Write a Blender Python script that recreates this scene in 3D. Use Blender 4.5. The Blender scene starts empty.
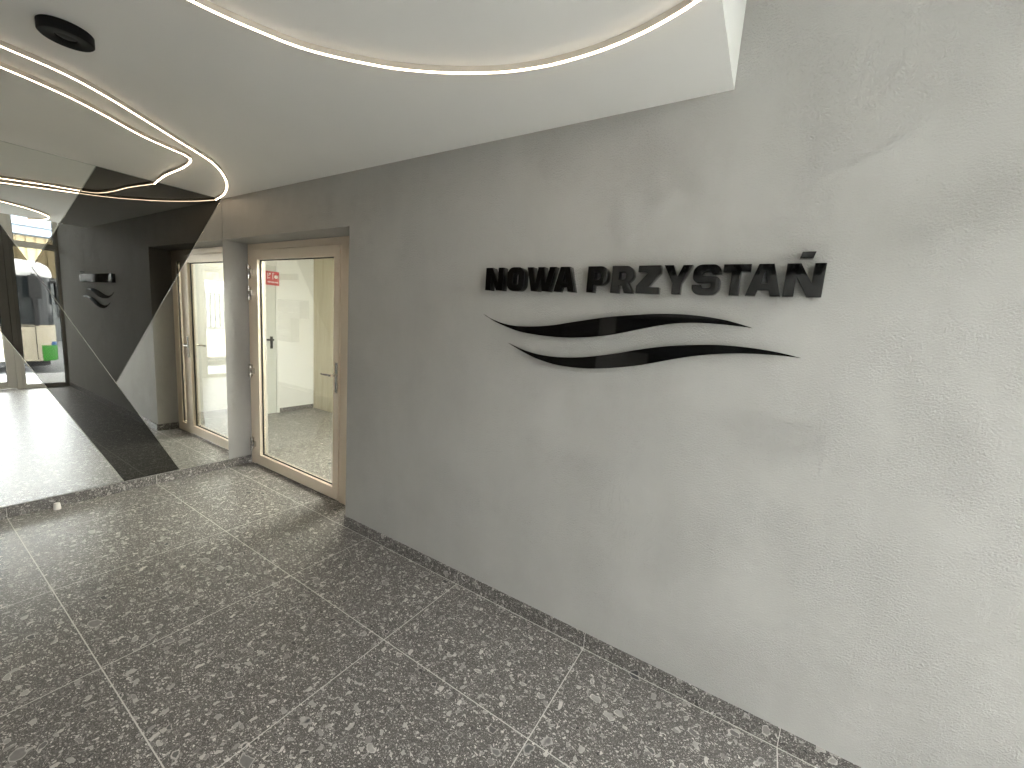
import bpy, bmesh, math, random
from mathutils import Vector, Matrix
random.seed(7)
SC = bpy.context.scene
COL = SC.collection

# ------------------------------------------------------------------ camera
H = 2.3786          # underside of the dropped ceiling
ZT = 3.0            # upper ceiling
XS = 3.860          # where the dropped ceiling ends
XF = 5.424          # inner face of the glazed front
YO = -2.10          # wall opposite the sign
YW = -3.40          # unseen widening of the room, added so the glazed front admits more light
XW = 4.50
YD = 0.194          # face of the inner door frame
XR = 1.7166         # right edge of the door niche
ZN = 2.049          # top of the door niche
cd = bpy.data.cameras.new('camera')
cam = bpy.data.objects.new('camera', cd)
COL.objects.link(cam)
r_ = Vector((0.84285287, 0.53330735, 0.07198833))
u_ = Vector((-0.13744384, 0.08399783, 0.98694152))
f_ = Vector((-0.5202963, 0.84174084, -0.14409762))
M = Matrix((r_, u_, -f_)).transposed().to_4x4()
M.translation = Vector((4.086, -1.7145, 1.5))
cam.matrix_world = M
cd.sensor_width = 36
cd.lens = 14.2358
cd.clip_start = 0.02
SC.camera = cam

# ------------------------------------------------------------------ world, light, exposure
W = bpy.data.worlds.new('overcast_sky')
SC.world = W
W.use_nodes = True
bg = W.node_tree.nodes['Background']
bg.inputs[0].default_value = (0.968, 0.98, 0.985, 1)
bg.inputs[1].default_value = 18.5
vs = SC.view_settings
SC.display_settings.display_device = 'sRGB'
vs.view_transform = 'Standard'
vs.look = 'None'
vs.gamma = 1
vs.use_curve_mapping = False
vs.exposure = 0.27
cy = SC.cycles
cy.use_denoising = True
cy.max_bounces = 12
cy.diffuse_bounces = 6
cy.glossy_bounces = 8
cy.transmission_bounces = 8
cy.transparent_max_bounces = 16
cy.sample_clamp_indirect = 8
cy.caustics_reflective = True
# portal filling the glazed front: only guides the sky's own light indoors
pl = bpy.data.lights.new('sky_portal', 'AREA')
pl.shape = 'RECTANGLE'
pl.size = 2.9
pl.size_y = 3.4
pl.cycles.is_portal = True
po = bpy.data.objects.new('sky_portal', pl)
COL.objects.link(po)
po.location = (XF + 0.12, -1.7, 1.5)
po.rotation_euler = (0, math.pi / 2, 0)   # local -Z looks to -X
LED_COL = (1.0, 0.78, 0.55)
LED_STR = 14.0
HALL_STR = 92.0


# ------------------------------------------------------------------ material helpers
class NT:
    def __init__(s, name):
        s.m = bpy.data.materials.new(name)
        s.m.use_nodes = True
        s.t = s.m.node_tree
        s.t.nodes.clear()
        s.out = s.t.nodes.new('ShaderNodeOutputMaterial')

    def n(s, kind, **kw):
        x = s.t.nodes.new(kind)
        for k, v in kw.items():
            setattr(x, k, v)
        return x

    def l(s, a, b):
        s.t.links.new(a, b)

    def val(s, sock, v):
        if hasattr(v, 'is_output') or isinstance(v, bpy.types.NodeSocket):
            s.l(v, sock)
        elif isinstance(v, (tuple, list)) and len(v) == 3 and sock.type == 'RGBA':
            sock.default_value = (*v, 1)
        else:
            sock.default_value = v

    def math(s, op, a, b=0.0, c=0.0, clamp=False):
        x = s.n('ShaderNodeMath', operation=op, use_clamp=clamp)
        s.val(x.inputs[0], a)
        s.val(x.inputs[1], b)
        s.val(x.inputs[2], c)
        return x.outputs[0]

    def mix(s, f, a, b):
        x = s.n('ShaderNodeMix', data_type='RGBA')
        s.val(x.inputs[0], f)
        s.val(x.inputs[6], a)
        s.val(x.inputs[7], b)
        return x.outputs[2]

    def ramp(s, v, lo, hi):
        x = s.n('ShaderNodeMapRange', interpolation_type='SMOOTHSTEP')
        s.val(x.inputs[0], v)
        s.val(x.inputs[1], lo)
        s.val(x.inputs[2], hi)
        return x.outputs[0]

    def coord(s):
        return s.n('ShaderNodeTexCoord').outputs['Object']

    def scaled(s, v, k):
        x = s.n('ShaderNodeMapping')
        s.l(v, x.inputs[0])
        x.inputs['Scale'].default_value = k
        return x.outputs[0]

    def noise(s, v, scale, detail=3.0, rough=0.5, dist=0.0):
        x = s.n('ShaderNodeTexNoise')
        s.l(v, x.inputs['Vector'])
        x.inputs['Scale'].default_value = scale
        x.inputs['Detail'].default_value = detail
        x.inputs['Roughness'].default_value = rough
        x.inputs['Distortion'].default_value = dist
        return x

    def pbr(s, color, rough=0.5, metal=0.0, bump=None, strength=0.3, dist=0.002, spec=None, emit=None, estr=0.0):
        p = s.n('ShaderNodeBsdfPrincipled')
        s.val(p.inputs['Base Color'], color)
        s.val(p.inputs['Roughness'], rough)
        s.val(p.inputs['Metallic'], metal)
        if spec is not None:
            p.inputs['Specular IOR Level'].default_value = spec
        if emit is not None:
            p.inputs['Emission Color'].default_value = (*emit, 1)
            p.inputs['Emission Strength'].default_value = estr
        if bump is not None:
            b = s.n('ShaderNodeBump')
            b.inputs['Strength'].default_value = strength
            b.inputs['Distance'].default_value = dist
            s.l(bump, b.inputs['Height'])
            s.l(b.outputs[0], p.inputs['Normal'])
        s.l(p.outputs[0], s.out.inputs[0])
        return s.m


def plain(name, color, rough=0.5, metal=0.0, nscale=40.0, namt=0.04, bstr=0.05, **kw):
    """paint, metal or plastic with a slight procedural unevenness"""
    t = NT(name)
    c = t.coord()
    n = t.noise(c, nscale, 3).outputs[0]
    dark = tuple(x * (1 - namt) for x in color)
    lite = tuple(min(1, x * (1 + namt)) for x in color)
    return t.pbr(t.mix(n, dark, lite), rough, metal, bump=n, strength=bstr, dist=0.001, **kw)


def plaster(name, dark, lite, bumpy=1.0, rough=0.6):
    t = NT(name)
    c = t.coord()
    cloud = t.noise(c, 1.6, 5, 0.6, 0.6).outputs[0]
    streak = t.noise(t.scaled(c, (1.0, 1.0, 0.35)), 5.0, 4, 0.6).outputs[0]
    k = t.math('MULTIPLY_ADD', streak, 0.45, t.math('MULTIPLY', cloud, 0.55))
    col = t.mix(t.ramp(k, 0.3, 0.7), dark, lite)
    fine = t.noise(c, 150, 3, 0.65).outputs[0]
    patch = t.ramp(t.noise(c, 3.2, 3, 0.6).outputs[0], 0.38, 0.62)
    trowel = t.noise(t.scaled(c, (1, 1, 0.3)), 26, 4, 0.65, 1.4).outputs[0]
    ridge = t.math('SUBTRACT', 1.0, t.ramp(t.math('ABSOLUTE', t.math('SUBTRACT', trowel, 0.5)), 0.0, 0.018))
    gate = t.ramp(t.noise(c, 2.3, 2).outputs[0], 0.52, 0.7)
    h = t.math('MULTIPLY', fine, t.math('MULTIPLY_ADD', patch, 0.7, 0.25))
    h = t.math('MULTIPLY_ADD', t.math('MULTIPLY', ridge, gate), 0.09, h)
    h = t.math('MULTIPLY_ADD', cloud, 1.2, h)
    return t.pbr(col, rough, 0, bump=h, strength=1.0 * bumpy, dist=0.007, spec=0.35)


def terrazzo(name, grout=True, tint=1.0, rough=0.33):
    t = NT(name)
    c = t.coord()
    wob = t.noise(c, 30, 2).outputs['Color']
    vm = t.n('ShaderNodeVectorMath', operation='SCALE')
    sub = t.n('ShaderNodeVectorMath', operation='SUBTRACT')
    t.l(wob, sub.inputs[0])
    sub.inputs[1].default_value = (.5, .5, .5)
    t.l(sub.outputs[0], vm.inputs[0])
    vm.inputs['Scale'].default_value = 0.030
    add = t.n('ShaderNodeVectorMath', operation='ADD')
    t.l(c, add.inputs[0])
    t.l(vm.outputs[0], add.inputs[1])
    cc = add.outputs[0]
    basen = t.noise(c, 9, 5, 0.65).outputs[0]
    grain = t.noise(c, 260, 2, 0.7).outputs[0]
    T = tint
    col = t.mix(basen, (0.030 * T, 0.026 * T, 0.024 * T), (0.095 * T, 0.085 * T, 0.077 * T))
    col = t.mix(t.ramp(grain, 0.45, 0.8), col, (0.26 * T, 0.25 * T, 0.235 * T))

    def stones(col, scale, share, rmin, rmax, lo, hi, rot, rim=0.0, stretch=1.0, chance=2.0):
        mp = t.n('ShaderNodeMapping')
        t.l(cc, mp.inputs[0])
        mp.inputs['Rotation'].default_value = (rot * .7, rot * .4, rot)
        mp.inputs['Scale'].default_value = (scale, scale * stretch, scale)
        v = t.n('ShaderNodeTexVoronoi', voronoi_dimensions='3D', feature='F1', distance='MINKOWSKI')
        v.inputs['Exponent'].default_value = 1.2
        t.l(mp.outputs[0], v.inputs['Vector'])
        v.inputs['Scale'].default_value = 1.0
        sep = t.n('ShaderNodeSeparateColor')
        t.l(v.outputs['Color'], sep.inputs[0])
        rad = t.n('ShaderNodeMapRange')
        t.l(sep.outputs[0], rad.inputs[0])
        rad.inputs[1].default_value = 1 - share
        rad.inputs[2].default_value = 1.0
        rad.inputs[3].default_value = rmin
        rad.inputs[4].default_value = rmax
        has = t.math('GREATER_THAN', sep.outputs[0], 1 - share)
        edge = t.math('SUBTRACT', rad.outputs[0], v.outputs['Distance'])
        inside = t.math('MULTIPLY', t.ramp(edge, 0.0, 0.035), has)
        stone = t.mix(sep.outputs[1], lo, hi)
        stone = t.mix(t.math('MULTIPLY', t.noise(c, 60, 3).outputs[0], 0.45), stone, tuple(x * 0.55 for x in lo))
        if rim:
            ring = t.math('SUBTRACT', 1.0, t.ramp(edge, 0.03, 0.11))
            stone = t.mix(t.math('MULTIPLY', ring, rim), stone, (0.55 * T, 0.52 * T, 0.48 * T))
        return t.mix(inside, col, stone)
    g = lambda a: (a * T, a * 0.95 * T, a * 0.88 * T)
    col = stones(col, 230, 0.60, 0.25, 0.65, g(0.03), g(0.55), 0.3)
    col = stones(col, 130, 0.50, 0.25, 0.65, g(0.02), g(0.72), 1.1, 0.0, 1.3)
    col = stones(col, 75, 0.42, 0.2, 0.65, g(0.02), g(0.64), 0.5, 0.3, 1.7)
    col = stones(col, 47, 0.38, 0.2, 0.6, g(0.03), g(0.55), 2.4, 0.5, 0.6)
    col = stones(col, 27, 0.34, 0.15, 0.6, g(0.035), g(0.42), 2.0, 0.6, 1.7)
    col = stones(col, 15, 0.26, 0.15, 0.50, (0.04 * T, 0.038 * T, 0.039 * T), g(0.36), 0.9, 0.8, 1.6)
    col = stones(col, 9, 0.14, 0.15, 0.42, (0.035 * T, 0.036 * T, 0.038 * T), g(0.24), 2.9, 0.5, 1.5)
    rg = t.noise(c, 120, 3).outputs[0]
    ro = t.math('MULTIPLY_ADD', rg, 0.10, rough - 0.05)
    if grout:
        sp = t.n('ShaderNodeSeparateXYZ')
        t.l(c, sp.inputs[0])
        P = 0.7822
        fx = t.math('PINGPONG', t.math('SUBTRACT', sp.outputs[0], 1.1935), P / 2)
        # rows: y = 0.01, -0.538, then every 0.7775
        fy = t.math('PINGPONG', t.math('ADD', sp.outputs[1], 0.538), 0.7775 / 2)
        far = t.math('GREATER_THAN', sp.outputs[1], -0.3)
        fy = t.math('ADD', fy, t.math('MULTIPLY', far, 5.0))
        f0 = t.math('ABSOLUTE', t.math('SUBTRACT', sp.outputs[1], -0.013))
        fy = t.math('MINIMUM', fy, f0)
        dmin = t.math('MINIMUM', fx, fy)
        gm = t.math('SUBTRACT', 1.0, t.ramp(dmin, 0.0014, 0.0026))
        col = t.mix(gm, col, (0.62, 0.60, 0.56))
        ro = t.math('MULTIPLY_ADD', gm, 0.5, ro, clamp=True)
    h = t.noise(t.scaled(c, (1, 1, 1)), 22, 3).outputs[0]
    return t.pbr(col, ro, 0, bump=h, strength=0.12, dist=0.004, spec=0.5)


def glass(name, tint=(0.93, 0.955, 0.935), boost=1.0, ior=1.5):
    boost *= 2.3
    t = NT(name)
    tr = t.n('ShaderNodeBsdfTransparent')
    tr.inputs[0].default_value = (*tint, 1)
    gl = t.n('ShaderNodeBsdfGlossy')
    gl.inputs['Roughness'].default_value = 0.0
    fr = t.n('ShaderNodeFresnel')
    fr.inputs[0].default_value = ior
    # window glass is modelled as a thin box, the ray passes two faces
    geo = t.n('ShaderNodeNewGeometry')
    f = t.math('MULTIPLY', fr.outputs[0], t.math('SUBTRACT', 1.0, geo.outputs['Backfacing']))
    f = t.math('MULTIPLY', f, boost, clamp=True)
    mx = t.n('ShaderNodeMixShader')
    t.l(f, mx.inputs[0])
    t.l(tr.outputs[0], mx.inputs[1])
    t.l(gl.outputs[0], mx.inputs[2])
    t.l(mx.outputs[0], t.out.inputs[0])
    return t.m


def mirror_mat(name, col, rough=0.0):
    t = NT(name)
    g = t.n('ShaderNodeBsdfGlossy')
    n = t.noise(t.coord(), 0.8, 1).outputs[0]
    t.val(g.inputs['Color'], t.mix(n, tuple(x * 0.98 for x in col), tuple(min(1, x * 1.02) for x in col)))
    g.inputs['Roughness'].default_value = rough
    t.l(g.outputs[0], t.out.inputs[0])
    return t.m


def emitter(name, col, strength):
    t = NT(name)
    e = t.n('ShaderNodeEmission')
    e.inputs[0].default_value = (*col, 1)
    e.inputs[1].default_value = strength
    t.l(e.outputs[0], t.out.inputs[0])
    return t.m


def wood(name, a, b):
    t = NT(name)
    c = t.coord()
    v = t.scaled(c, (14, 14, 0.9))
    n1 = t.noise(v, 1.3, 5, 0.6, 0.8).outputs[0]
    n2 = t.noise(t.scaled(c, (90, 90, 2.0)), 1.5, 3).outputs[0]
    k = t.math('MULTIPLY_ADD', n2, 0.35, t.math('MULTIPLY', n1, 0.65))
    return t.pbr(t.mix(t.ramp(k, 0.3, 0.7), a, b), 0.45, 0, bump=k, strength=0.1, dist=0.002)


MAT = dict(
    plaster=plaster('grey_plaster', (0.355, 0.346, 0.325), (0.398, 0.389, 0.366)),
    opposite=plaster('pale_plaster', (0.76, 0.755, 0.73), (0.82, 0.815, 0.79), 0.4),
    ceiling=plain('ceiling_paint', (0.90, 0.89, 0.86), 0.8, nscale=3, namt=0.02),
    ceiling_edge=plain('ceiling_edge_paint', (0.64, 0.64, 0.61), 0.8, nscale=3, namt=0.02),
    floor=terrazzo('terrazzo_tiles', True, 1.35, 0.36),
    skirt=terrazzo('terrazzo_skirting', False, 1.1, 0.4),
    grout=plain('pale_grout', (0.60, 0.58, 0.54), 0.9),
    white=plain('white_wall_paint', (0.80, 0.80, 0.77), 0.7, nscale=4, namt=0.02),
    alu=plain('champagne_aluminium', (0.84, 0.73, 0.60), 0.42, 0.35, nscale=60, namt=0.02),
    alu_pale=plain('pale_aluminium', (0.56, 0.53, 0.47), 0.4, 0.2, nscale=60, namt=0.02),
    gasket=plain('black_gasket', (0.012, 0.012, 0.012), 0.6),
    steel=plain('brushed_steel', (0.62, 0.60, 0.57), 0.25, 1.0, nscale=200, namt=0.05),
    glass=glass('clear_glass'),
    front_glass=glass('front_glass', (0.97, 0.98, 0.98)),
    mirror=mirror_mat('clear_mirror', (0.86, 0.87, 0.85)),
    dark_mirror=mirror_mat('smoked_mirror', (0.135, 0.133, 0.125)),
    mirror_edge=mirror_mat('ground_mirror_edge', (0.75, 0.78, 0.77), 0.12),
    black=plain('black_gloss_acrylic', (0.004, 0.004, 0.004), 0.04, bstr=0.0),
    black_matt=plain('black_powder_coat', (0.004, 0.004, 0.004), 0.55, nscale=400, namt=0.1, spec=0.2),
    led=emitter('warm_led_diffuser', LED_COL, LED_STR),
    led_body=plain('led_profile', (0.62, 0.56, 0.48), 0.5),
    brown=wood('dark_brown_laminate', (0.030, 0.020, 0.014), (0.050, 0.035, 0.025)),
    beech=wood('pale_beige_laminate', (0.50, 0.45, 0.34), (0.62, 0.57, 0.45)),
    fire_door=plain('fire_door_paint', (0.66, 0.68, 0.64), 0.5),
    red=plain('red_sign', (0.50, 0.03, 0.03), 0.5),
    sign_white=plain('sign_white', (0.85, 0.82, 0.80), 0.5),
    rubber=plain('cream_rubber', (0.72, 0.68, 0.62), 0.5),
    anthracite=plain('anthracite_metal', (0.02, 0.021, 0.023), 0.4),
    bus_cream=plain('bus_cream_paint', (0.50, 0.45, 0.34), 0.3),
    bus_white=plain('bus_white_paint', (0.70, 0.70, 0.69), 0.3),
    bus_green=plain('bus_green_paint', (0.035, 0.22, 0.02), 0.3),
    bus_blue=plain('bus_blue_paint', (0.02, 0.10, 0.28), 0.3),
    bus_glass=plain('bus_dark_glass', (0.02, 0.024, 0.026), 0.08),
    bus_black=plain('bus_black_trim', (0.02, 0.02, 0.02), 0.5),
    tyre=plain('tyre_rubber', (0.02, 0.02, 0.02), 0.8),
    yellow=plain('yellow_cladding', (0.17, 0.13, 0.06), 0.6),
    slate=plain('slate_blue_fascia', (0.15, 0.18, 0.21), 0.6),
    render_grey=plain('grey_render', (0.16, 0.17, 0.17), 0.8),
    pavement=plain('pale_concrete_paving', (0.42, 0.42, 0.41), 0.85, nscale=6, namt=0.12),
    asphalt=plain('asphalt', (0.20, 0.205, 0.205), 0.9, nscale=90, namt=0.2),
    nosing=plain('white_step_nosing', (0.75, 0.75, 0.75), 0.7),
)


# ------------------------------------------------------------------ mesh helpers
def box(bm, x0, x1, y0, y1, z0, z1):
    vs_ = [bm.verts.new(p) for p in ((x0, y0, z0), (x1, y0, z0), (x1, y1, z0), (x0, y1, z0),
                                     (x0, y0, z1), (x1, y0, z1), (x1, y1, z1), (x0, y1, z1))]
    for f in ((0, 3, 2, 1), (4, 5, 6, 7), (0, 1, 5, 4), (1, 2, 6, 5), (2, 3, 7, 6), (3, 0, 4, 7)):
        bm.faces.new([vs_[i] for i in f])


def prism(bm, pts, off, inset=0.0):
    """pts: ring of 3-D points; off: extrusion vector"""
    a = [bm.verts.new(p) for p in pts]
    b = [bm.verts.new(Vector(p) + Vector(off)) for p in pts]
    n = len(a)
    bm.faces.new(list(reversed(a)))
    bm.faces.new(b)
    for i in range(n):
        j = (i + 1) % n
        bm.faces.new((a[i], a[j], b[j], b[i]))


def cyl(bm, c, r0, r1, h, axis='Z', seg=32):
    """tapered cylinder from c along axis"""
    A = {'X': Matrix(((0, 0, 1), (1, 0, 0), (0, 1, 0))), 'Y': Matrix(((1, 0, 0), (0, 0, 1), (0, 1, 0))),
         'Z': Matrix.Identity(3)}[axis]
    lo, hi = [], []
    for i in range(seg):
        a = 2 * math.pi * i / seg
        lo.append(bm.verts.new(Vector(c) + A @ Vector((r0 * math.cos(a), r0 * math.sin(a), 0))))
        hi.append(bm.verts.new(Vector(c) + A @ Vector((r1 * math.cos(a), r1 * math.sin(a), h))))
    bm.faces.new(lo)
    bm.faces.new(hi)
    for i in range(seg):
        j = (i + 1) % seg
        bm.faces.new((lo[i], lo[j], hi[j], hi[i]))


def lathe(bm, c, prof, seg=48):
    """closed profile of (r, z) revolved about Z through c"""
    rings = []
    for r, z in prof:
        rings.append([bm.verts.new((c[0] + r * math.cos(2 * math.pi * i / seg), c[1] + r * math.sin(2 * math.pi * i / seg), c[2] + z)) for i in range(seg)]
                     if r > 1e-6 else [bm.verts.new((c[0], c[1], c[2] + z))])
    for a, b in zip(rings, rings[1:]):
        for i in range(seg):
            j = (i + 1) % seg
            q = [a[i % len(a)], a[j % len(a)], b[j % len(b)], b[i % len(b)]]
            q = list(dict.fromkeys(q))
            if len(q) > 2:
                bm.faces.new(q)


def obj(name, bm, mat, parent=None, bevel=0.0, seg=2, smooth=False):
    me = bpy.data.meshes.new(name)
    if bevel:
        bmesh.ops.bevel(bm, geom=[e for e in bm.edges], offset=bevel, segments=seg, affect='EDGES', profile=0.7, clamp_overlap=True)
    bmesh.ops.recalc_face_normals(bm, faces=bm.faces)
    bm.to_mesh(me)
    bm.free()
    mats = mat if isinstance(mat, (list, tuple)) else [mat]
    for m in mats:
        me.materials.append(MAT[m] if isinstance(m, str) else m)
    if smooth:
        for p in me.polygons:
            p.use_smooth = True
        me.set_sharp_from_angle(angle=math.radians(35))
    o = bpy.data.objects.new(name, me)
    COL.objects.link(o)
    if parent:
        o.parent = parent
        o.matrix_parent_inverse = Matrix.Translation(-parent.location)
    return o


def bxo(name, dims, mat, parent=None, bevel=0.0):
    bm = bmesh.new()
    ds = dims if isinstance(dims[0], (tuple, list)) else [dims]
    for d in ds:
        box(bm, *d)
    return obj(name, bm, mat, parent, bevel)


def tag(o, label=None, cat=None, group=None, kind=None):
    if label:
        o['label'] = label
    if cat:
        o['category'] = cat
    if group:
        o['group'] = group
    if kind:
        o['kind'] = kind
    return o


def empty(name, loc, label=None, cat=None, group=None, kind=None):
    o = bpy.data.objects.new(name, None)
    o.empty_display_size = 0.1
    COL.objects.link(o)
    o.location = loc
    return tag(o, label, cat, group, kind)


def struct(name, dims, mat, label, cat, bevel=0.0):
    return tag(bxo(name, dims, mat, None, bevel), label, cat, None, 'structure')


# ------------------------------------------------------------------ room shell
struct('floor', (-2.0, XF + 0.10, YW - 0.2, 2.2, -0.12, 0.0), 'floor', 'dark grey terrazzo tile floor with thin pale grout lines', 'floor')
TW = 0.35
# wall with the sign: right of the niche, and the lintel above it
struct('wall_right', [(XR, XF + 0.10, 0, TW, -0.1, 3.2), (-0.2, XR, 0, TW, ZN, 3.2)], 'plaster',
       'grey plaster wall carrying the black letters and waves', 'wall')
struct('wall_end', (-0.2, -0.006, YO, TW, -0.1, 3.2), 'plaster', 'grey end wall behind the mirror panels', 'wall')
wl = struct('wall_left', [(-0.2, XW, YW - 0.2, YO, -0.1, 3.2), (XW, XF + 0.10, YW - 0.2, YW, -0.1, 3.2)], 'opposite', 'pale plaster wall opposite the black letters', 'wall')
bm = bmesh.new()
box(bm, -0.2, XS, YO, TW, H, 3.2)
cl = obj('ceiling', bm, ['ceiling', 'ceiling_edge'])
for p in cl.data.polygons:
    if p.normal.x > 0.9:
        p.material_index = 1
tag(cl, 'white painted dropped ceiling with curved light lines', 'ceiling', None, 'structure')
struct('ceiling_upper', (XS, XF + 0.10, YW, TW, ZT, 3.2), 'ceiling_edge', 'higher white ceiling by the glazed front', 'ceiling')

HS = 0.0742
sk = bmesh.new()
g = 0.0012
def skirt_runs(a, b, joints):
    e = [a] + sorted(j for j in joints if a < j < b) + [b]
    return [(p + (g if i else 0), q - (g if i < len(e) - 2 else 0)) for i, (p, q) in enumerate(zip(e, e[1:]))]
XJ = [1.1935 + 0.7822 * k for k in range(-2, 8)]
YJ = [-0.013, -0.538, -1.3155, -2.093, -2.8705]
for a, b in skirt_runs(XR, XF - 0.01, XJ):
    box(sk, a, b, -0.010, 0.0, 0.0, HS)
tag(obj('baseboard_right', sk, 'skirt', None, 0.0006, 1), 'dark terrazzo skirting along the sign wall', 'skirting', None, 'structure')
jo = bmesh.new()
for x in XJ:
    if XR < x < XF:
        box(jo, x - g, x + g, -0.0095, 0.0, 0.0, HS - 0.001)
tag(obj('trim_1', jo, 'grout'), 'pale grout joints in the skirting of the sign wall', 'grout', None, 'structure')
sk = bmesh.new()
for a, b in skirt_runs(YO, YD - 0.01, YJ + [-0.1]):
    box(sk, -0.006, 0.006, a, b, 0.0, HS)
tag(obj('baseboard_end', sk, 'skirt', None, 0.0006, 1), 'dark terrazzo skirting below the mirror panels', 'skirting', None, 'structure')
jo = bmesh.new()
for y in YJ[1:]:
    box(jo, -0.006, 0.0055, y - g, y + g, 0.0, HS - 0.001)
tag(obj('trim_2', jo, 'grout'), 'pale grout joints in the skirting under the mirrors', 'grout', None, 'structure')
struct('baseboard_niche', (XR - 0.012, XR, 0.0, YD - 0.002, 0, HS), 'skirt', 'terrazzo skirting on the right cheek of the door niche', 'skirting')
struct('baseboard_left', (0.01, XW, YO, YO + 0.012, 0, HS), 'skirt', 'terrazzo skirting of the wall opposite the letters', 'skirting')

# ------------------------------------------------------------------ mirror panels on the end wall
MZ = HS + 0.004
T0 = (-0.765, H - 0.002)
K = (-1.103, 1.645)
J = (-0.741, 0.856)
B0 = (-0.3785, MZ)
D0 = (-0.733, MZ)
B1 = (-1.439, H - 0.002)
D1 = (-1.785, H - 0.002)
C1 = (-0.004, H - 0.002)
panels = [
    ([T0, K, B1], 'mirror', 'clear triangular mirror panel pointing down from the ceiling, topmost on the end wall'),
    ([C1, J, K, T0], 'dark_mirror', 'smoked dark mirror panel reaching from the ceiling corner to the middle of the wall'),
    ([C1, (-0.004, MZ), B0, J], 'mirror', 'clear mirror panel beside the door niche, reflecting the glass door'),
    ([K, J, B0, D0, D1, B1], 'dark_mirror', 'narrow slanting smoked mirror strip running down to the skirting'),
    ([D0, (YO + 0.005, MZ), (YO + 0.005, H - 0.002), D1], 'mirror', 'clear mirror panel at the left picture edge reflecting the bright floor'),
]


def inset_poly(pts, d):
    n = len(pts)
    area = sum(pts[i][0] * pts[(i + 1) % n][1] - pts[(i + 1) % n][0] * pts[i][1] for i in range(n))
    s = 1 if area > 0 else -1
    out = []
    for i in range(n):
        p0, p1, p2 = Vector(pts[i - 1]), Vector(pts[i]), Vector(pts[(i + 1) % n])
        e1, e2 = (p1 - p0).normalized(), (p2 - p1).normalized()
        n1, n2 = Vector((-e1.y, e1.x)) * s, Vector((-e2.y, e2.x)) * s
        k = 1 + n1.dot(n2)
        m = (n1 + n2) / max(k, 0.15)
        out.append(p1 + m * d)
    return out


for pts, mt, lab in panels:
    bm = bmesh.new()
    rings = []
    for ins, x in ((0.0006, -0.0055), (0.0006, -0.0010), (0.0020, 0.0)):
        rings.append([bm.verts.new((x, p[0], p[1])) for p in inset_poly(pts, ins)])
    n = len(pts)
    bm.faces.new(rings[0])
    bm.faces.new(rings[2])
    for a, b in zip(rings, rings[1:]):
        for i in range(n):
            bm.faces.new((a[i], a[(i + 1) % n], b[(i + 1) % n], b[i]))
    o = obj('mirror_panel', bm, [mt, 'mirror_edge'])
    for p in o.data.polygons:
        if abs(p.normal.x) < 0.95:
            p.material_index = 1
    tag(o, lab, 'mirror', 'faceted mirror panels on the end wall')


# ------------------------------------------------------------------ sign letters and waves
def arc(cx, cy_, r, a0, a1, n=8):
    return [(cx + r * math.cos(math.radians(a0 + (a1 - a0) * i / n)), cy_ + r * math.sin(math.radians(a0 + (a1 - a0) * i / n))) for i in range(n + 1)]


def rrect(x0, x1, z0, z1, r):
    rx = min(r, (x1 - x0) / 2, (z1 - z0) / 2)
    return arc(x1 - rx, z1 - rx, rx, 0, 90) + arc(x0 + rx, z1 - rx, rx, 90, 180) + arc(x0 + rx, z0 + rx, rx, 180, 270) + arc(x1 - rx, z0 + rx, rx, 270, 360)


HC = 0.109


def gN(w):
    s = 0.031
    return [[(0, 0), (s, 0), (s, 0.066), (w - s * 1.25, 0), (w, 0), (w, HC), (w - s, HC), (w - s, 0.043), (s * 1.25, HC), (0, HC)]]


def gO(w):
    return [rrect(0, w, -0.001, HC + 0.001, 0.034), rrect(0.033, w - 0.033, 0.026, HC - 0.026, 0.013)]


def gW(w):
    a, m = 0.029, w / 2
    return [[(0, HC), (0.027, 0), (0.064, 0), (m, 0.062), (w - 0.064, 0), (w - 0.027, 0), (w, HC), (w - 0.031, HC), (w - 0.047, 0.040),
             (m + 0.016, HC), (m - 0.016, HC), (0.047, 0.040), (0.031, HC)]]


def gA(w):
    m = w / 2
    return [[(0, 0), (0.031, 0), (0.0365, 0.020), (w - 0.0365, 0.020), (w - 0.031, 0), (w, 0), (m + 0.0225, HC), (m - 0.0225, HC)],
            [(0.0435, 0.043), (w - 0.0435, 0.043), (m + 0.0015, 0.085), (m - 0.0015, 0.085)]]


def bowl(x0, x1, z0, z1, r):
    return arc(x1 - r, z0 + r, r, -90, 0) + arc(x1 - r, z1 - r, r, 0, 90)


def gP(w):
    s = 0.031
    return [[(0, 0), (s, 0), (s, 0.030)] + bowl(0, w, 0.030, HC, 0.032) + [(0, HC)],
            [(s, 0.053)] + bowl(s, w - s, 0.053, HC - 0.025, 0.012) + [(s, HC - 0.025)]]


def gR(w):
    s = 0.031
    return [[(0, 0), (s, 0), (s, 0.032), (0.046, 0.032), (w - 0.034, 0.0), (w, 0.0), (w - 0.002, 0.012), (w - 0.020, 0.042)]
            + arc(w - 0.032, HC - 0.034, 0.032, -45, 0) + arc(w - 0.032, HC - 0.031, 0.031, 0, 90) + [(0, HC)],
            [(s, 0.054)] + bowl(s, w - s, 0.054, HC - 0.025, 0.012) + [(s, HC - 0.025)]]


def gZ(w):
    return [[(0, 0), (w, 0), (w, 0.025), (0.044, 0.025), (w, 0.080), (w, HC), (0.003, HC), (0.003, HC - 0.026), (w - 0.045, HC - 0.026), (0, 0.030)]]


def gY(w):
    s, m = 0.0155, w / 2 + 0.001
    return [[(m - s, 0), (m + s, 0), (m + s, 0.040), (w, HC), (w - 0.033, HC), (m, 0.066), (0.034, HC), (0, HC), (m - s, 0.040)]]


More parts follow.
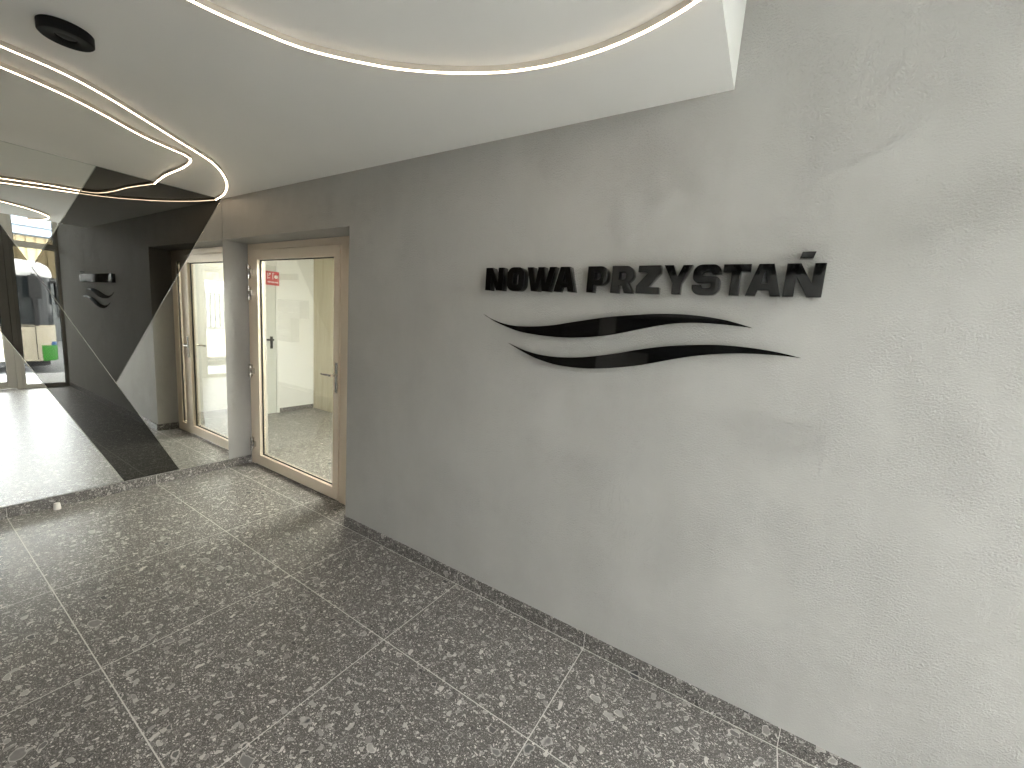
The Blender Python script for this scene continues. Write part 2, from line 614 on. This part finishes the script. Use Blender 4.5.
def gT(w):
    s, m = 0.0155, w / 2
    return [[(m - s, 0), (m + s, 0), (m + s, HC - 0.026), (w, HC - 0.026), (w, HC), (0, HC), (0, HC - 0.026), (m - s, HC - 0.026)]]


def gS(w):
    r = 0.030
    hz = 0.025
    st = 0.031
    top = HC + 0.001
    out = [(0, 0.036)] + arc(r, r - 0.001, r, 180, 270) + arc(w - r, r - 0.001, r, 270, 360)
    out += arc(w - 0.024, 0.044, 0.024, 0, 80, 6)
    out += arc(0.030 + 0.008, 0.0685 + 0.007, 0.007, 260, 180, 4)
    out += arc(0.042, top - hz - 0.010, 0.010, 180, 90, 4) + arc(w - st - 0.010, top - hz - 0.010, 0.010, 90, 0, 4) + [(w - st, 0.076), (w - 0.001, 0.076)]
    out += arc(w - r - 0.001, top - r, r, 0, 90) + arc(r, top - r, r, 90, 180)
    out += arc(0.026, 0.0675, 0.026, 180, 255, 6)
    out += arc(w - st - 0.008, 0.038, 0.007, 80, 0, 4)
    out += arc(w - st - 0.010, hz + 0.009, 0.010, 0, -90, 4) + arc(st + 0.010, hz + 0.009, 0.010, 270, 180, 4) + [(st, 0.036)]
    return [out]


def curve_mesh(name, loops, depth, bev=0.0014):
    """flat outline (x, z) with holes -> solid mesh, front towards -Y, back at y = 0"""
    cu = bpy.data.curves.new(name, 'CURVE')
    cu.dimensions = '2D'
    cu.fill_mode = 'BOTH'
    cu.extrude = depth / 2 - bev
    cu.bevel_depth = bev
    cu.bevel_resolution = 1
    cu.offset = -bev
    for lp in loops:
        sp = cu.splines.new('POLY')
        sp.points.add(len(lp) - 1)
        for q, (x, z) in zip(sp.points, lp):
            q.co = (x, z, 0, 1)
        sp.use_cyclic_u = True
    tmp = bpy.data.objects.new(name, cu)
    COL.objects.link(tmp)
    dg = bpy.context.evaluated_depsgraph_get()
    me = bpy.data.meshes.new_from_object(tmp.evaluated_get(dg))
    bpy.data.objects.remove(tmp)
    # local z of the curve points to +Z; stand it up: (x, y, z) -> (x, -z, y)
    me.transform(Matrix(((1, 0, 0, 0), (0, 0, -1, -depth / 2), (0, 1, 0, 0), (0, 0, 0, 1))))
    me.name = name
    return me


letters = [
    ('N', gN, 2.852, 0.105, 'first letter of the first word'), ('O', gO, 2.980, 0.096, 'rounded second letter of the first word'),
    ('W', gW, 3.089, 0.148, 'wide third letter of the first word'), ('A', gA, 3.232, 0.102, 'last letter of the first word'),
    ('P', gP, 3.391, 0.089, 'first letter of the second word'), ('R', gR, 3.498, 0.091, 'between the P and the Z'),
    ('Z', gZ, 3.603, 0.089, 'between the R and the Y'), ('Y', gY, 3.705, 0.102, 'between the Z and the S'),
    ('S', gS, 3.812, 0.096, 'between the Y and the T'), ('T', gT, 3.912, 0.087, 'right after the S'),
    ('A', gA, 3.991, 0.106, 'just left of the accented N'), ('N', gN, 4.103, 0.107, 'last')]
DEP = 0.040
ACC = [[(0.032, HC + 0.017), (0.069, HC + 0.017), (0.074, HC + 0.037), (0.037, HC + 0.037)]]
letter_meshes = []
for i, (ch, fn, x, w, where) in enumerate(letters):
    me = curve_mesh('sign_letter', fn(w), DEP)
    me.materials.clear()
    me.materials.append(MAT['black'])
    letter_meshes.append((me, x))
    if i == 11:
        e = empty('sign_letter', (x, 0, 1.662), 'glossy black letter N with an acute accent, last of the wall lettering', 'letter', 'black letters of the wall sign')
        o = bpy.data.objects.new('letter_body', me)
        COL.objects.link(o)
        o.parent = e
        am = curve_mesh('acute_accent', ACC, DEP)
        am.materials.clear()
        am.materials.append(MAT['black'])
        a = bpy.data.objects.new('acute_accent', am)
        COL.objects.link(a)
        a.parent = e
    else:
        o = bpy.data.objects.new('sign_letter', me)
        COL.objects.link(o)
        o.location = (x, 0, 1.662)
        tag(o, f'glossy black letter {ch} on the grey wall, {where}', 'letter', 'black letters of the wall sign')

w1t = [(2.842, 1.544), (2.887, 1.524), (2.949, 1.507), (3.02, 1.497), (3.094, 1.497), (3.175, 1.503), (3.252, 1.514), (3.325, 1.529), (3.418, 1.547), (3.506, 1.563), (3.63, 1.578), (3.708, 1.585), (3.782, 1.587), (3.854, 1.584), (3.923, 1.576), (3.973, 1.566), (4.028, 1.551)]
w1b = [(2.919, 1.511), (2.992, 1.488), (3.068, 1.471), (3.152, 1.463), (3.232, 1.460), (3.307, 1.461), (3.38, 1.467), (3.471, 1.480), (3.556, 1.499), (3.637, 1.521), (3.713, 1.541), (3.786, 1.554), (3.857, 1.559), (3.925, 1.558), (3.975, 1.555)]
w2t = [(3.005, 1.411), (3.075, 1.390), (3.144, 1.376), (3.214, 1.370), (3.292, 1.370), (3.389, 1.380), (3.48, 1.397), (3.565, 1.417), (3.646, 1.439), (3.742, 1.460), (3.833, 1.473), (3.919, 1.481), (4.0, 1.482), (4.079, 1.477), (4.139, 1.469), (4.188, 1.459)]
w2b = [(3.088, 1.377), (3.162, 1.353), (3.243, 1.337), (3.321, 1.331), (3.417, 1.333), (3.508, 1.344), (3.614, 1.365), (3.693, 1.386), (3.767, 1.409), (3.856, 1.433), (3.94, 1.449), (4.02, 1.458), (4.081, 1.461), (4.14, 1.461)]


def catmull(pts, sub=5):
    P = [Vector(p) for p in pts]
    P = [P[0] * 2 - P[1]] + P + [P[-1] * 2 - P[-2]]
    out = []
    for i in range(1, len(P) - 2):
        a, b, c, d = P[i - 1:i + 3]
        for k in range(sub):
            t = k / sub
            out.append(0.5 * ((2 * b) + (-a + c) * t + (2 * a - 5 * b + 4 * c - d) * t * t + (-a + 3 * b - 3 * c + d) * t ** 3))
    out.append(P[-2])
    return out


for top, bot, lab, pegs in ((w1t, w1b, 'long glossy black wave under the lettering, upper of the two', ((3.10, 1.482), (3.80, 1.571))),
                            (w2t, w2b, 'long glossy black wave, lower of the two and set further right', ((3.28, 1.352), (3.98, 1.468)))):
    t_ = catmull(top)
    b_ = catmull([top[0]] + bot + [top[-1]])
    loop = [(p.x, p.y) for p in t_] + [(p.x, p.y) for p in reversed(b_[1:-1])]
    me = curve_mesh('wave_plate', [loop], 0.008, 0.0005)
    me.materials.clear()
    me.materials.append(MAT['black'])
    e = empty('sign_wave', (top[0][0], 0, top[0][1]), lab, 'wall sign', 'wave shapes of the wall sign')
    o = bpy.data.objects.new('wave_plate', me)
    COL.objects.link(o)
    o.location = (-top[0][0], -0.022, -top[0][1])
    o.parent = e
    for px, pz in pegs:
        bm = bmesh.new()
        cyl(bm, (px, -0.0225, pz), 0.006, 0.006, 0.0225, 'Y', 16)
        obj('standoff', bm, 'steel', e, 0, 2, True)

# ------------------------------------------------------------------ inner glass door in the niche (door_1)
door = empty('door_1', (0.85, YD, 0), 'champagne framed glass door with steel lever handle in the wall niche', 'door', None, 'structure')
yb = YD + 0.07
FX0, FX1, FZ = 0.0, XR, 2.045
L0, L1, LZ0, LZ1 = 0.066, 1.356, 0.012, 1.988
G0, G1, GZ0, GZ1 = 0.172, 1.284, 0.108, 1.908
S0, S1 = 1.478, 1.600
fr = [(FX0, L0 - 0.003, YD, yb, 0, FZ), (L1 + 0.003, 1.430, YD, yb, 0, FZ), (L0 - 0.003, L1 + 0.003, YD, yb, LZ1 + 0.004, FZ),
      (1.430, FX1, YD, yb, GZ1 + 0.02, FZ), (1.430, S0, YD, yb, 0, GZ1 + 0.02), (S1, FX1, YD, yb, 0, GZ1 + 0.02), (S0, S1, YD, yb, 0, GZ0 - 0.01)]
bxo('door_frame', fr, 'alu', door, 0.0015)
bxo('threshold', (FX0, FX1, YD + 0.004, yb - 0.004, 0, 0.006), 'steel', door)
leaf = bxo('door_leaf', [(L0, G0, YD - 0.007, yb - 0.022, LZ0, LZ1), (G1, L1, YD - 0.007, yb - 0.022, LZ0, LZ1),
                         (G0, G1, YD - 0.007, yb - 0.022, LZ0, GZ0), (G0, G1, YD - 0.007, yb - 0.022, GZ1, LZ1)], 'alu', door, 0.0015)


def frame_ring(bm, x0, x1, z0, z1, y0, y1, t):
    box(bm, x0, x0 + t, y0, y1, z0, z1)
    box(bm, x1 - t, x1, y0, y1, z0, z1)
    box(bm, x0 + t, x1 - t, y0, y1, z0, z0 + t)
    box(bm, x0 + t, x1 - t, y0, y1, z1 - t, z1)


bm = bmesh.new()
frame_ring(bm, G0, G1, GZ0, GZ1, YD + 0.018, YD + 0.028, 0.008)
obj('gasket', bm, 'gasket', leaf)
bxo('glass_pane', (G0 + 0.001, G1 - 0.001, YD + 0.030, YD + 0.038, GZ0 + 0.001, GZ1 - 0.001), 'glass', leaf)
# lever handle on a long plate
hx, hz = 1.331, 1.022
hb = bmesh.new()
box(hb, hx - 0.014, hx + 0.014, YD - 0.015, YD - 0.007, 0.885, 1.118)
h_ = obj('handle_plate', hb, 'steel', leaf, 0.002)
hb = bmesh.new()
cyl(hb, (hx, YD - 0.058, hz), 0.009, 0.009, 0.045, 'Y', 20)
cyl(hb, (hx - 0.122, YD - 0.056, hz - 0.001), 0.0085, 0.0095, 0.130, 'X', 20)
cyl(hb, (hx, YD - 0.020, hz), 0.013, 0.013, 0.006, 'Y', 20)
cyl(hb, (hx, YD - 0.018, 0.93), 0.009, 0.009, 0.004, 'Y', 20)
obj('lever', hb, 'steel', leaf, 0, 2, True)
hb = bmesh.new()
box(hb, hx - 0.014, hx + 0.014, yb - 0.022, yb - 0.014, 0.885, 1.118)
cyl(hb, (hx, yb - 0.016, hz), 0.009, 0.009, 0.050, 'Y', 20)
cyl(hb, (hx - 0.122, yb + 0.030, hz - 0.001), 0.0085, 0.0095, 0.130, 'X', 20)
obj('inner_handle', hb, 'steel', leaf, 0, 2, True)
for z in (1.800, 1.612, 0.905, 0.203):
    hb = bmesh.new()
    cyl(hb, (0.050, YD - 0.022, z - 0.062), 0.0125, 0.0125, 0.050, 'Z', 20)
    cyl(hb, (0.050, YD - 0.022, z - 0.008), 0.0118, 0.0118, 0.016, 'Z', 20)
    cyl(hb, (0.050, YD - 0.022, z + 0.012), 0.0125, 0.0125, 0.050, 'Z', 20)
    box(hb, 0.052, 0.100, YD - 0.027, YD - 0.007, z - 0.025, z + 0.025)
    box(hb, 0.028, 0.050, YD - 0.018, YD, z - 0.055, z + 0.055)
    obj('hinge', hb, 'steel', door, 0, 2, True)
side = bmesh.new()
frame_ring(side, S0, S1, GZ0 - 0.01, GZ1 + 0.02, YD + 0.012, YD + 0.022, 0.007)
sg = obj('sidelight_gasket', side, 'gasket', door)
bxo('sidelight_pane', (S0 + 0.001, S1 - 0.001, YD + 0.022, YD + 0.030, GZ0 - 0.009, GZ1 + 0.019), 'glass', door)
bxo('door_closer_cover', (L0 + 0.02, L0 + 0.5, yb - 0.022, yb + 0.02, LZ1 - 0.07, LZ1 - 0.02), 'alu', door, 0.002)

# ------------------------------------------------------------------ hall behind the door
HX, HY = -1.784, 1.927
struct('wall_hall_side', (HX - 0.2, HX, TW - 0.15, HY + 0.2, -0.1, 2.9), 'white', 'white hall wall seen through the glass door', 'wall')
struct('wall_hall_back', (HX - 0.2, 2.6, HY + 0.02, HY + 0.22, -0.1, 2.9), 'white', 'white wall at the back of the hall', 'wall')
struct('wall_hall_right', (2.4, 2.6, TW, HY + 0.2, -0.1, 2.9), 'white', 'white wall closing the hall on the right', 'wall')
struct('wall_hall_front', (HX - 0.2, -0.2, TW - 0.15, TW, -0.1, 2.9), 'white', 'white front wall of the hall', 'wall')
struct('ceiling_hall', (HX - 0.2, 2.6, TW - 0.15 + 0.15, HY + 0.22, 2.5, 2.7), 'white', 'white ceiling of the hall behind the door', 'ceiling')
struct('baseboard_hall', [(HX, HX + 0.012, 1.415, HY, 0, 0.062)], 'skirt', 'terrazzo skirting of the white hall wall', 'skirting')
wp = bmesh.new()
for k in range(5):
    box(wp, HX + 0.014 + k * 0.8, HX + 0.012 + (k + 1) * 0.8, HY - 0.0, HY + 0.018, 0.004, 2.45)
tag(obj('wood_panelling', wp, 'beech'), 'pale beige wood grain panelling at the back of the hall', 'wall panel')
# fire door on the white wall
fd = empty('door_2', (HX, 0.9, 0), 'pale fire door with black lever handle in the hall', 'door', None, 'structure')
bxo('leaf', (HX, HX + 0.012, 0.50, 1.365, 0.006, 2.06), 'fire_door', fd, 0.002)
bxo('frame', [(HX, HX + 0.018, 1.368, 1.408, 0, 2.11), (HX, HX + 0.018, 0.44, 0.497, 0, 2.11), (HX, HX + 0.018, 0.497, 1.368, 2.063, 2.11)], 'white', fd, 0.002)
hb = bmesh.new()
box(hb, HX + 0.012, HX + 0.020, 1.288, 1.322, 0.93, 1.10)
h2 = obj('handle_plate', hb, 'black_matt', fd, 0.004)
hb = bmesh.new()
cyl(hb, (HX + 0.012, 1.305, 1.055), 0.012, 0.011, 0.055, 'X', 20)
box(hb, HX + 0.050, HX + 0.068, 1.10, 1.315, 1.043, 1.068)
obj('lever', hb, 'black_matt', fd, 0.003)
# red fire equipment sign
e = empty('fire_safety_sign', (HX, 1.33, 1.89), 'small square red fire safety sign with white pictograms seen through the glass door', 'sign')
bxo('sign_plate', (HX + 0.019, HX + 0.023, 1.235, 1.415, 1.800, 1.985), 'red', e)
pg = bmesh.new()
X0, X1 = HX + 0.023, HX + 0.0245


def yz(y0, y1, z0, z1):
    box(pg, X0, X1, y0, y1, z0, z1)


# left pictogram: hand and button; right pictogram: hose reel; strip of small text bars
yz(1.258, 1.266, 1.880, 1.960)
yz(1.266, 1.285, 1.925, 1.933)
yz(1.274, 1.292, 1.890, 1.900)
cyl(pg, (X0, 1.290, 1.950), 0.012, 0.012, 0.0015, 'X', 16)
yz(1.325, 1.333, 1.880, 1.965)
yz(1.333, 1.345, 1.957, 1.965)
cyl(pg, (X0, 1.372, 1.915), 0.024, 0.024, 0.0015, 'X', 20)
yz(1.395, 1.403, 1.880, 1.950)
for k in range(8):
    yz(1.262 + k * 0.018, 1.274 + k * 0.018, 1.832, 1.850)
obj('pictogram', pg, 'sign_white', e)
# hall lamp
hl = empty('hall_ceiling_lamp', (1.2, 1.15, 2.5), 'square ceiling lamp lighting the hall behind the door', 'ceiling light')
bm = bmesh.new()
box(bm, 0.85, 1.55, 0.80, 1.50, 2.46, 2.5)
obj('lamp_housing', bm, 'alu_pale', hl)
bm = bmesh.new()
box(bm, 0.87, 1.53, 0.82, 1.48, 2.452, 2.46)
MAT['hall_led'] = emitter('hall_lamp_diffuser', (1.0, 0.97, 0.90), HALL_STR)
obj('diffuser', bm, 'hall_led', hl)

# ------------------------------------------------------------------ opposite wall furnishings (seen in reflections)
bp = bmesh.new()
for k in range(5):
    box(bp, 0.70 + k * 0.40, 1.095 + k * 0.40, YO, YO + 0.02, HS, H - 0.001)
tag(obj('wall_panelling', bp, 'brown'), 'dark brown panelling reflected in the black wave shapes', 'wall panel')
mb = empty('mailbox_unit', (3.3, YO, 0.9), 'anthracite bank of mailboxes reflected in the door glass', 'mailboxes')
bxo('cabinet', [(2.91, 4.25, YO + 0.001, YO + 0.16, 1.34, 1.66), (3.22, 4.25, YO + 0.001, YO + 0.16, 0.90, 1.338)], 'anthracite', mb, 0.003)
for cx_ in range(4):
    for k in range(7):
        z = 0.910 + k * 0.107
        x = 2.92 + cx_ * 0.332
        if cx_ == 0 and z < 1.30:
            continue
        f = bxo('mailbox_flap', (x, x + 0.325, YO + 0.16, YO + 0.166, z, z + 0.099), 'anthracite', mb)
        bxo('slot', (x + 0.01, x + 0.315, YO + 0.166, YO + 0.168, z + 0.082, z + 0.092), 'steel', f)
ol = empty('opposite_lettering', (3.9, YO, 2.02), 'black raised lettering on the opposite wall, seen only as a faint reflection', 'wall sign')
for me, x in letter_meshes:
    o = bpy.data.objects.new('letter', me)
    COL.objects.link(o)
    o.parent = ol
    o.rotation_euler = (0, 0, math.pi)
    o.location = (-(x - 3.55), 0, 0.0)

# ------------------------------------------------------------------ LED light lines on the ceiling
def led(path, label, name='led_strip_light'):
    pts = catmull([Vector((*p, 0)).to_2d() for p in path], 8)
    e = empty(name, (pts[0].x, pts[0].y, H), label, 'strip light', 'curved light lines on the ceiling')
    w = 0.0048

    def sweep(z0, z1, w0, w1, mat, nm):
        bm = bmesh.new()
        prev = None
        n = len(pts)
        for i, p in enumerate(pts):
            d = (pts[min(i + 1, n - 1)] - pts[max(i - 1, 0)]).normalized()
            nn = Vector((-d.y, d.x))
            ring = [bm.verts.new((p.x + nn.x * a, p.y + nn.y * a, z)) for a, z in ((-w0, z1), (w0, z1), (w1, z0), (-w1, z0))]
            if prev:
                for k in range(4):
                    bm.faces.new((prev[k], prev[(k + 1) % 4], ring[(k + 1) % 4], ring[k]))
            else:
                bm.faces.new(ring)
            prev = ring
        bm.faces.new(prev)
        return obj(nm, bm, mat, e, 0, 2, True)
    sweep(H - 0.020, H - 0.0005, w, w, 'led_body', 'profile')
    sweep(H - 0.0212, H - 0.0200, w, w, 'led', 'diffuser')
    return e


led([(1.58, -2.06), (1.63, -1.75), (1.625, -1.50), (1.606, -1.368), (1.576, -1.216), (1.509, -1.087), (1.386, -0.921), (1.214, -0.705), (1.045, -0.497), (0.864, -0.358), (0.593, -0.213), (0.289, -0.105), (0.045, -0.055), (0.002, -0.047)],
    'warm white light line, outer of the two curves bending towards the mirror')
led([(1.35, -2.06), (1.395, -1.75), (1.395, -1.50), (1.381, -1.342), (1.324, -1.171), (1.238, -1.026), (1.101, -0.841), (1.035, -0.700), (0.994, -0.605), (0.915, -0.550), (0.697, -0.515), (0.372, -0.500), (0.07, -0.462), (0.002, -0.450)],
    'warm white light line, inner of the two curves bending towards the mirror')
led([(2.78, -2.06), (2.60, -1.70), (2.53, -1.35), (2.542, -1.133), (2.596, -0.960), (2.664, -0.830), (2.810, -0.677), (2.92, -0.595), (3.044, -0.525), (3.176, -0.469), (3.278, -0.442), (3.383, -0.427), (3.522, -0.426), (3.649, -0.444), (3.764, -0.479), (3.850, -0.520)],
    'warm white light line, the big arc sweeping over the lettering')

# round black surface spotlight
sp = empty('ceiling_spotlight', (1.936, -1.266, H), 'round black surface mounted spotlight on the white ceiling', 'ceiling light')
bm = bmesh.new()
R = 0.0685
lathe(bm, (1.936, -1.266, H), [(0, 0), (R - 0.002, 0), (R, -0.002), (R, -0.028), (R - 0.004, -0.032), (0.034, -0.032), (0.028, -0.028), (0.026, -0.018), (0, -0.018)])
obj('housing', bm, 'black_matt', sp, 0, 2, True)
bm = bmesh.new()
lathe(bm, (1.936, -1.266, H - 0.018), [(0, -0.0005), (0.026, -0.0005), (0.026, -0.004), (0.018, -0.008), (0, -0.009)])
obj('lens', bm, 'gasket', sp, 0, 2, True)

# door stop
bm = bmesh.new()
lathe(bm, (0.055, -1.10, 0), [(0, 0), (0.0200, 0), (0.0205, 0.002), (0.0155, 0.043), (0.0135, 0.046), (0.0, 0.046)], 32)
tag(obj('door_stop', bm, 'rubber', None, 0, 2, True), 'small cream rubber door stop on the floor by the mirror', 'door stop')

# ------------------------------------------------------------------ glazed front
def pane_frame(name, y0, y1, z0, z1, t, d, label, cat, tb=None, x=XF):
    e = empty(name, (x, (y0 + y1) / 2, z0), label, cat, None, 'structure')
    tb = tb or t
    bm = bmesh.new()
    box(bm, x, x + d, y0, y0 + t, z0, z1)
    box(bm, x, x + d, y1 - t, y1, z0, z1)
    box(bm, x, x + d, y0 + t, y1 - t, z0, z0 + tb)
    box(bm, x, x + d, y0 + t, y1 - t, z1 - t, z1)
    f = obj('window_frame' if 'window' in name else 'door_frame', bm, 'alu_pale', e, 0.002)
    bm = bmesh.new()
    frame_ring(bm, y0 + t, y1 - t, z0 + tb, z1 - t, x + 0.02, x + 0.03, 0.006)
    for v in bm.verts:
        v.co = Vector((v.co.y, v.co.x, v.co.z))
    obj('gasket', bm, 'gasket', f)
    bxo('glass_pane', (x + d / 2 - 0.004, x + d / 2 + 0.004, y0 + t, y1 - t, z0 + tb, z1 - t), 'front_glass', f)
    return e


TZ0, TZ1 = 2.115, 2.195
pane_frame('window_1', -0.492, -0.001, 0.0, TZ0 + 0.04, 0.035, 0.07, 'narrow glazed pane of the entrance front beside the sign wall', 'window', 0.06)
pane_frame('window_2', -0.492, -0.001, TZ0 + 0.04, ZT, 0.045, 0.07, 'upper glazed pane of the entrance front beside the sign wall', 'window')
pane_frame('door_3', -1.400, -0.550, 0.01, TZ0, 0.085, 0.07, 'glazed entrance door leaf of the front, seen in the mirror', 'door', 0.10)
pane_frame('window_3', -1.400, -0.550, TZ0 + 0.04, ZT, 0.045, 0.07, 'upper glazed pane over the entrance door', 'window')
pane_frame('window_4', YW + 0.001, -1.440, 0.0, TZ0 + 0.04, 0.045, 0.07, 'glazed pane of the entrance front by the opposite wall', 'window', 0.06)
pane_frame('window_5', YW + 0.001, -1.440, TZ0 + 0.04, ZT, 0.045, 0.07, 'upper glazed pane of the entrance front by the opposite wall', 'window')
struct('trim_3', [(XF - 0.01, XF + 0.08, -0.548, -0.494, 0, ZT), (XF, XF + 0.08, -1.438, -1.402, 0, ZT), (XF, XF + 0.08, -1.402, -0.548, TZ0 + 0.002, TZ0 + 0.038)], 'alu_pale',
       'pale aluminium posts and transom of the glazed entrance front', 'mullion', 0.002)

# ------------------------------------------------------------------ outside
st = bmesh.new()
box(st, XF + 0.10, 7.2, -14, 6, -0.5, -0.02)
for k in range(4):
    box(st, 7.2 + k * 0.34, 7.2 + (k + 1) * 0.34, -14, 6, -0.9, -0.14 - k * 0.13)
tag(obj('outside_steps', st, 'pavement'), 'pale paved landing with shallow steps outside the entrance', 'steps', None, 'structure')
ns = bmesh.new()
for k in range(5):
    box(ns, 7.2 + k * 0.34 - 0.05, 7.2 + k * 0.34 + 0.002, -14, 6, -0.06 - k * 0.13 + 0.0, -0.018 - k * 0.13 + (0.0 if k else 0.0))
tag(obj('trim_4', ns, 'nosing'), 'white nosing lines along the outside steps', 'step edge', None, 'structure')
struct('street_ground', (8.5, 60, -40, 40, -0.9, -0.62), 'asphalt', 'grey asphalt street in front of the entrance', 'street')

BX, BY = 11.75, 1.02
bus = empty('city_bus', (BX + 1.2, -4, -0.6), 'cream and white city bus with a green patch parked in the street', 'bus')


def side_outline(z0, z1, y_front, r=0.35, inset=0.0, n=7, back=-9.5):
    """plan outline of the bus with rounded front corners, front towards +Y"""
    x0, x1 = BX + inset, BX + 2.5 - inset
    yf = y_front - inset
    pts = [(x0, back)]
    pts += [(x0 + r - r * math.cos(math.radians(90 * i / n)), yf - r + r * math.sin(math.radians(90 * i / n))) for i in range(n + 1)]
    pts += [(x1 - r + r * math.sin(math.radians(90 * i / n)), yf - r + r * math.cos(math.radians(90 * i / n))) for i in range(n + 1)]
    pts += [(x1, back)]
    return [(x, y, z0) for x, y in pts], z1 - z0


def slab(nm, mat, z0, z1, inset=0.0, r=0.35, parent=bus, **kw):
    bm = bmesh.new()
    p, h = side_outline(z0, z1, BY, r, inset, **kw)
    prism(bm, p, (0, 0, h))
    return obj(nm, bm, mat, parent, 0, 2, False)


slab('lower_body', 'bus_cream', -0.30, 0.62)
slab('underbody', 'bus_black', -0.45, -0.30, 0.12)
slab('window_band', 'bus_glass', 0.62, 1.90, 0.02)
bm = bmesh.new()
prev = None
for z, ins in ((1.84, -0.01), (1.90, -0.015), (2.02, 0.0), (2.12, 0.04), (2.20, 0.14), (2.24, 0.34)):
    p, _ = side_outline(z, z, BY, 0.35, ins)
    ring = [bm.verts.new(q) for q in p]
    if prev:
        for i in range(len(ring)):
            j = (i + 1) % len(ring)
            bm.faces.new((prev[i], prev[j], ring[j], ring[i]))
    else:
        bm.faces.new(ring)
    prev = ring
bm.faces.new(prev)
obj('roof_cowl', bm, 'bus_white', bus, 0, 2, True)
for y in (0.66, -0.75, -2.2, -3.65, -5.1, -6.55, -8.0):
    bxo('window_pillar', (BX - 0.004, BX + 0.03, y - 0.04, y + 0.04, 0.60, 1.9), 'bus_black', bus)
cb = bmesh.new()
for k in range(60):
    y = -8.6 + k * 0.135
    if random.random() < .6:
        box(cb, BX + 0.012, BX + 0.019, y, y + 0.05, 0.72, 1.80)
obj('window_curtain', cb, 'bus_white', bus)
bm = bmesh.new()
for a, b, z0, z1 in ((0.70, 0.92, -0.30, 0.33),):
    p, h = side_outline(z0, z1, BY, 0.35, -0.006)
    q = [v for v in p if v[0] < BX + 1.2 and v[1] > 0.70]
    q = [(BX - 0.006, 0.71, z0)] + q
    q += [(v[0] + 0.02, v[1] - 0.02, z0) for v in reversed(q)]
    prism(bm, q, (0, 0, 0.40))
obj('green_patch', bm, 'bus_green', bus)
bm = bmesh.new()
q = [(v[0], v[1], 0.10) for v in q[3:-3]]
prism(bm, q, (0, 0, 0.09))
obj('blue_patch', bm, 'bus_blue', bus)
pb = bmesh.new()
for y in (0.62, -0.8, -2.2):
    box(pb, BX - 0.003, BX + 0.01, y - 0.006, y + 0.006, -0.28, 0.60)
box(pb, BX - 0.003, BX + 0.01, -9.4, 0.62, 0.575, 0.60)
obj('panel_seam', pb, 'bus_black', bus)
for y in (-1.6, -7.2):
    for x in (BX + 0.02, BX + 2.2):
        wb = bmesh.new()
        cyl(wb, (x, y, -0.14), 0.46, 0.46, 0.28, 'X', 36)
        obj('wheel', wb, 'tyre', bus, 0, 2, True)
ar = bmesh.new()
box(ar, BX - 0.26, BX + 0.05, 0.62, 0.66, 1.86, 1.90)
mr = obj('mirror_arm', ar, 'bus_black', bus)
ar = bmesh.new()
box(ar, BX - 0.34, BX - 0.24, 0.52, 0.74, 1.30, 1.86)
obj('wing_mirror', ar, 'bus_black', mr, 0.03)
ar = bmesh.new()
box(ar, BX + 0.30, BX + 0.5, 1.08, 1.30, 1.15, 1.75)
box(ar, BX + 0.35, BX + 0.45, 0.95, 1.12, 1.70, 1.78)
obj('wing_mirror', ar, 'bus_black', bus, 0.02)
lb = bmesh.new()
frame_ring(lb, -0.05, 0.42, -0.10, 0.22, BX - 0.006, BX + 0.01, 0.03)
for v in lb.verts:
    v.co = Vector((v.co.y, v.co.x - 2.6, v.co.z))
obj('service_hatch', lb, 'bus_white', bus)

# unseen canopy, added to cut steep sky light near the glazed front
struct('ceiling_sky_block', (XF + 0.10, XF + 2.6, -4.0, 2.5, 3.06, 3.3), 'ceiling_edge', 'added unseen flat canopy outside that holds back steep sky light', 'canopy')

# unseen side wall, added to block sideways sky from the sign wall
struct('wall_sky_block', (XF + 0.10, XF + 2.6, -3.95, -3.55, -0.5, 3.06), 'opposite', 'added unseen side wall outside that blocks sideways sky light', 'wall')

# building across the street
GXB = 22.0
bd = empty('street_building', (GXB + 3, 0, -0.62), 'low building with yellow corrugated cladding and slate blue eaves across the street', 'building')
bxo('wall', (GXB, GXB + 8, -16, 9, -0.62, 4.0), 'render_grey', bd)
cb = bmesh.new()
for k in range(70):
    y = -16 + k * 0.27
    box(cb, GXB - 0.12, GXB, y, y + 0.2, 2.05, 3.64)
box(cb, GXB - 0.08, GXB, -16, 2.9, 2.05, 3.64)
obj('corrugated_cladding', cb, 'yellow', bd)
bxo('eaves_fascia', [(GXB - 0.7, GXB + 8, -16.3, 9.3, 4.0, 4.42), (GXB - 0.5, GXB, -16.2, 9.2, 3.68, 4.0)], 'slate', bd, 0.02)
for k in range(9):
    y = -14 + k * 2.4
    bxo('window', (GXB - 0.04, GXB, y, y + 1.4, 0.4, 1.8), 'bus_glass', bd)
lb = bmesh.new()
for k in range(14):
    box(lb, GXB - 0.05, GXB, 3.1, 6.5, 1.2 + k * 0.17, 1.3 + k * 0.17)
obj('louvre', lb, 'slate', bd)
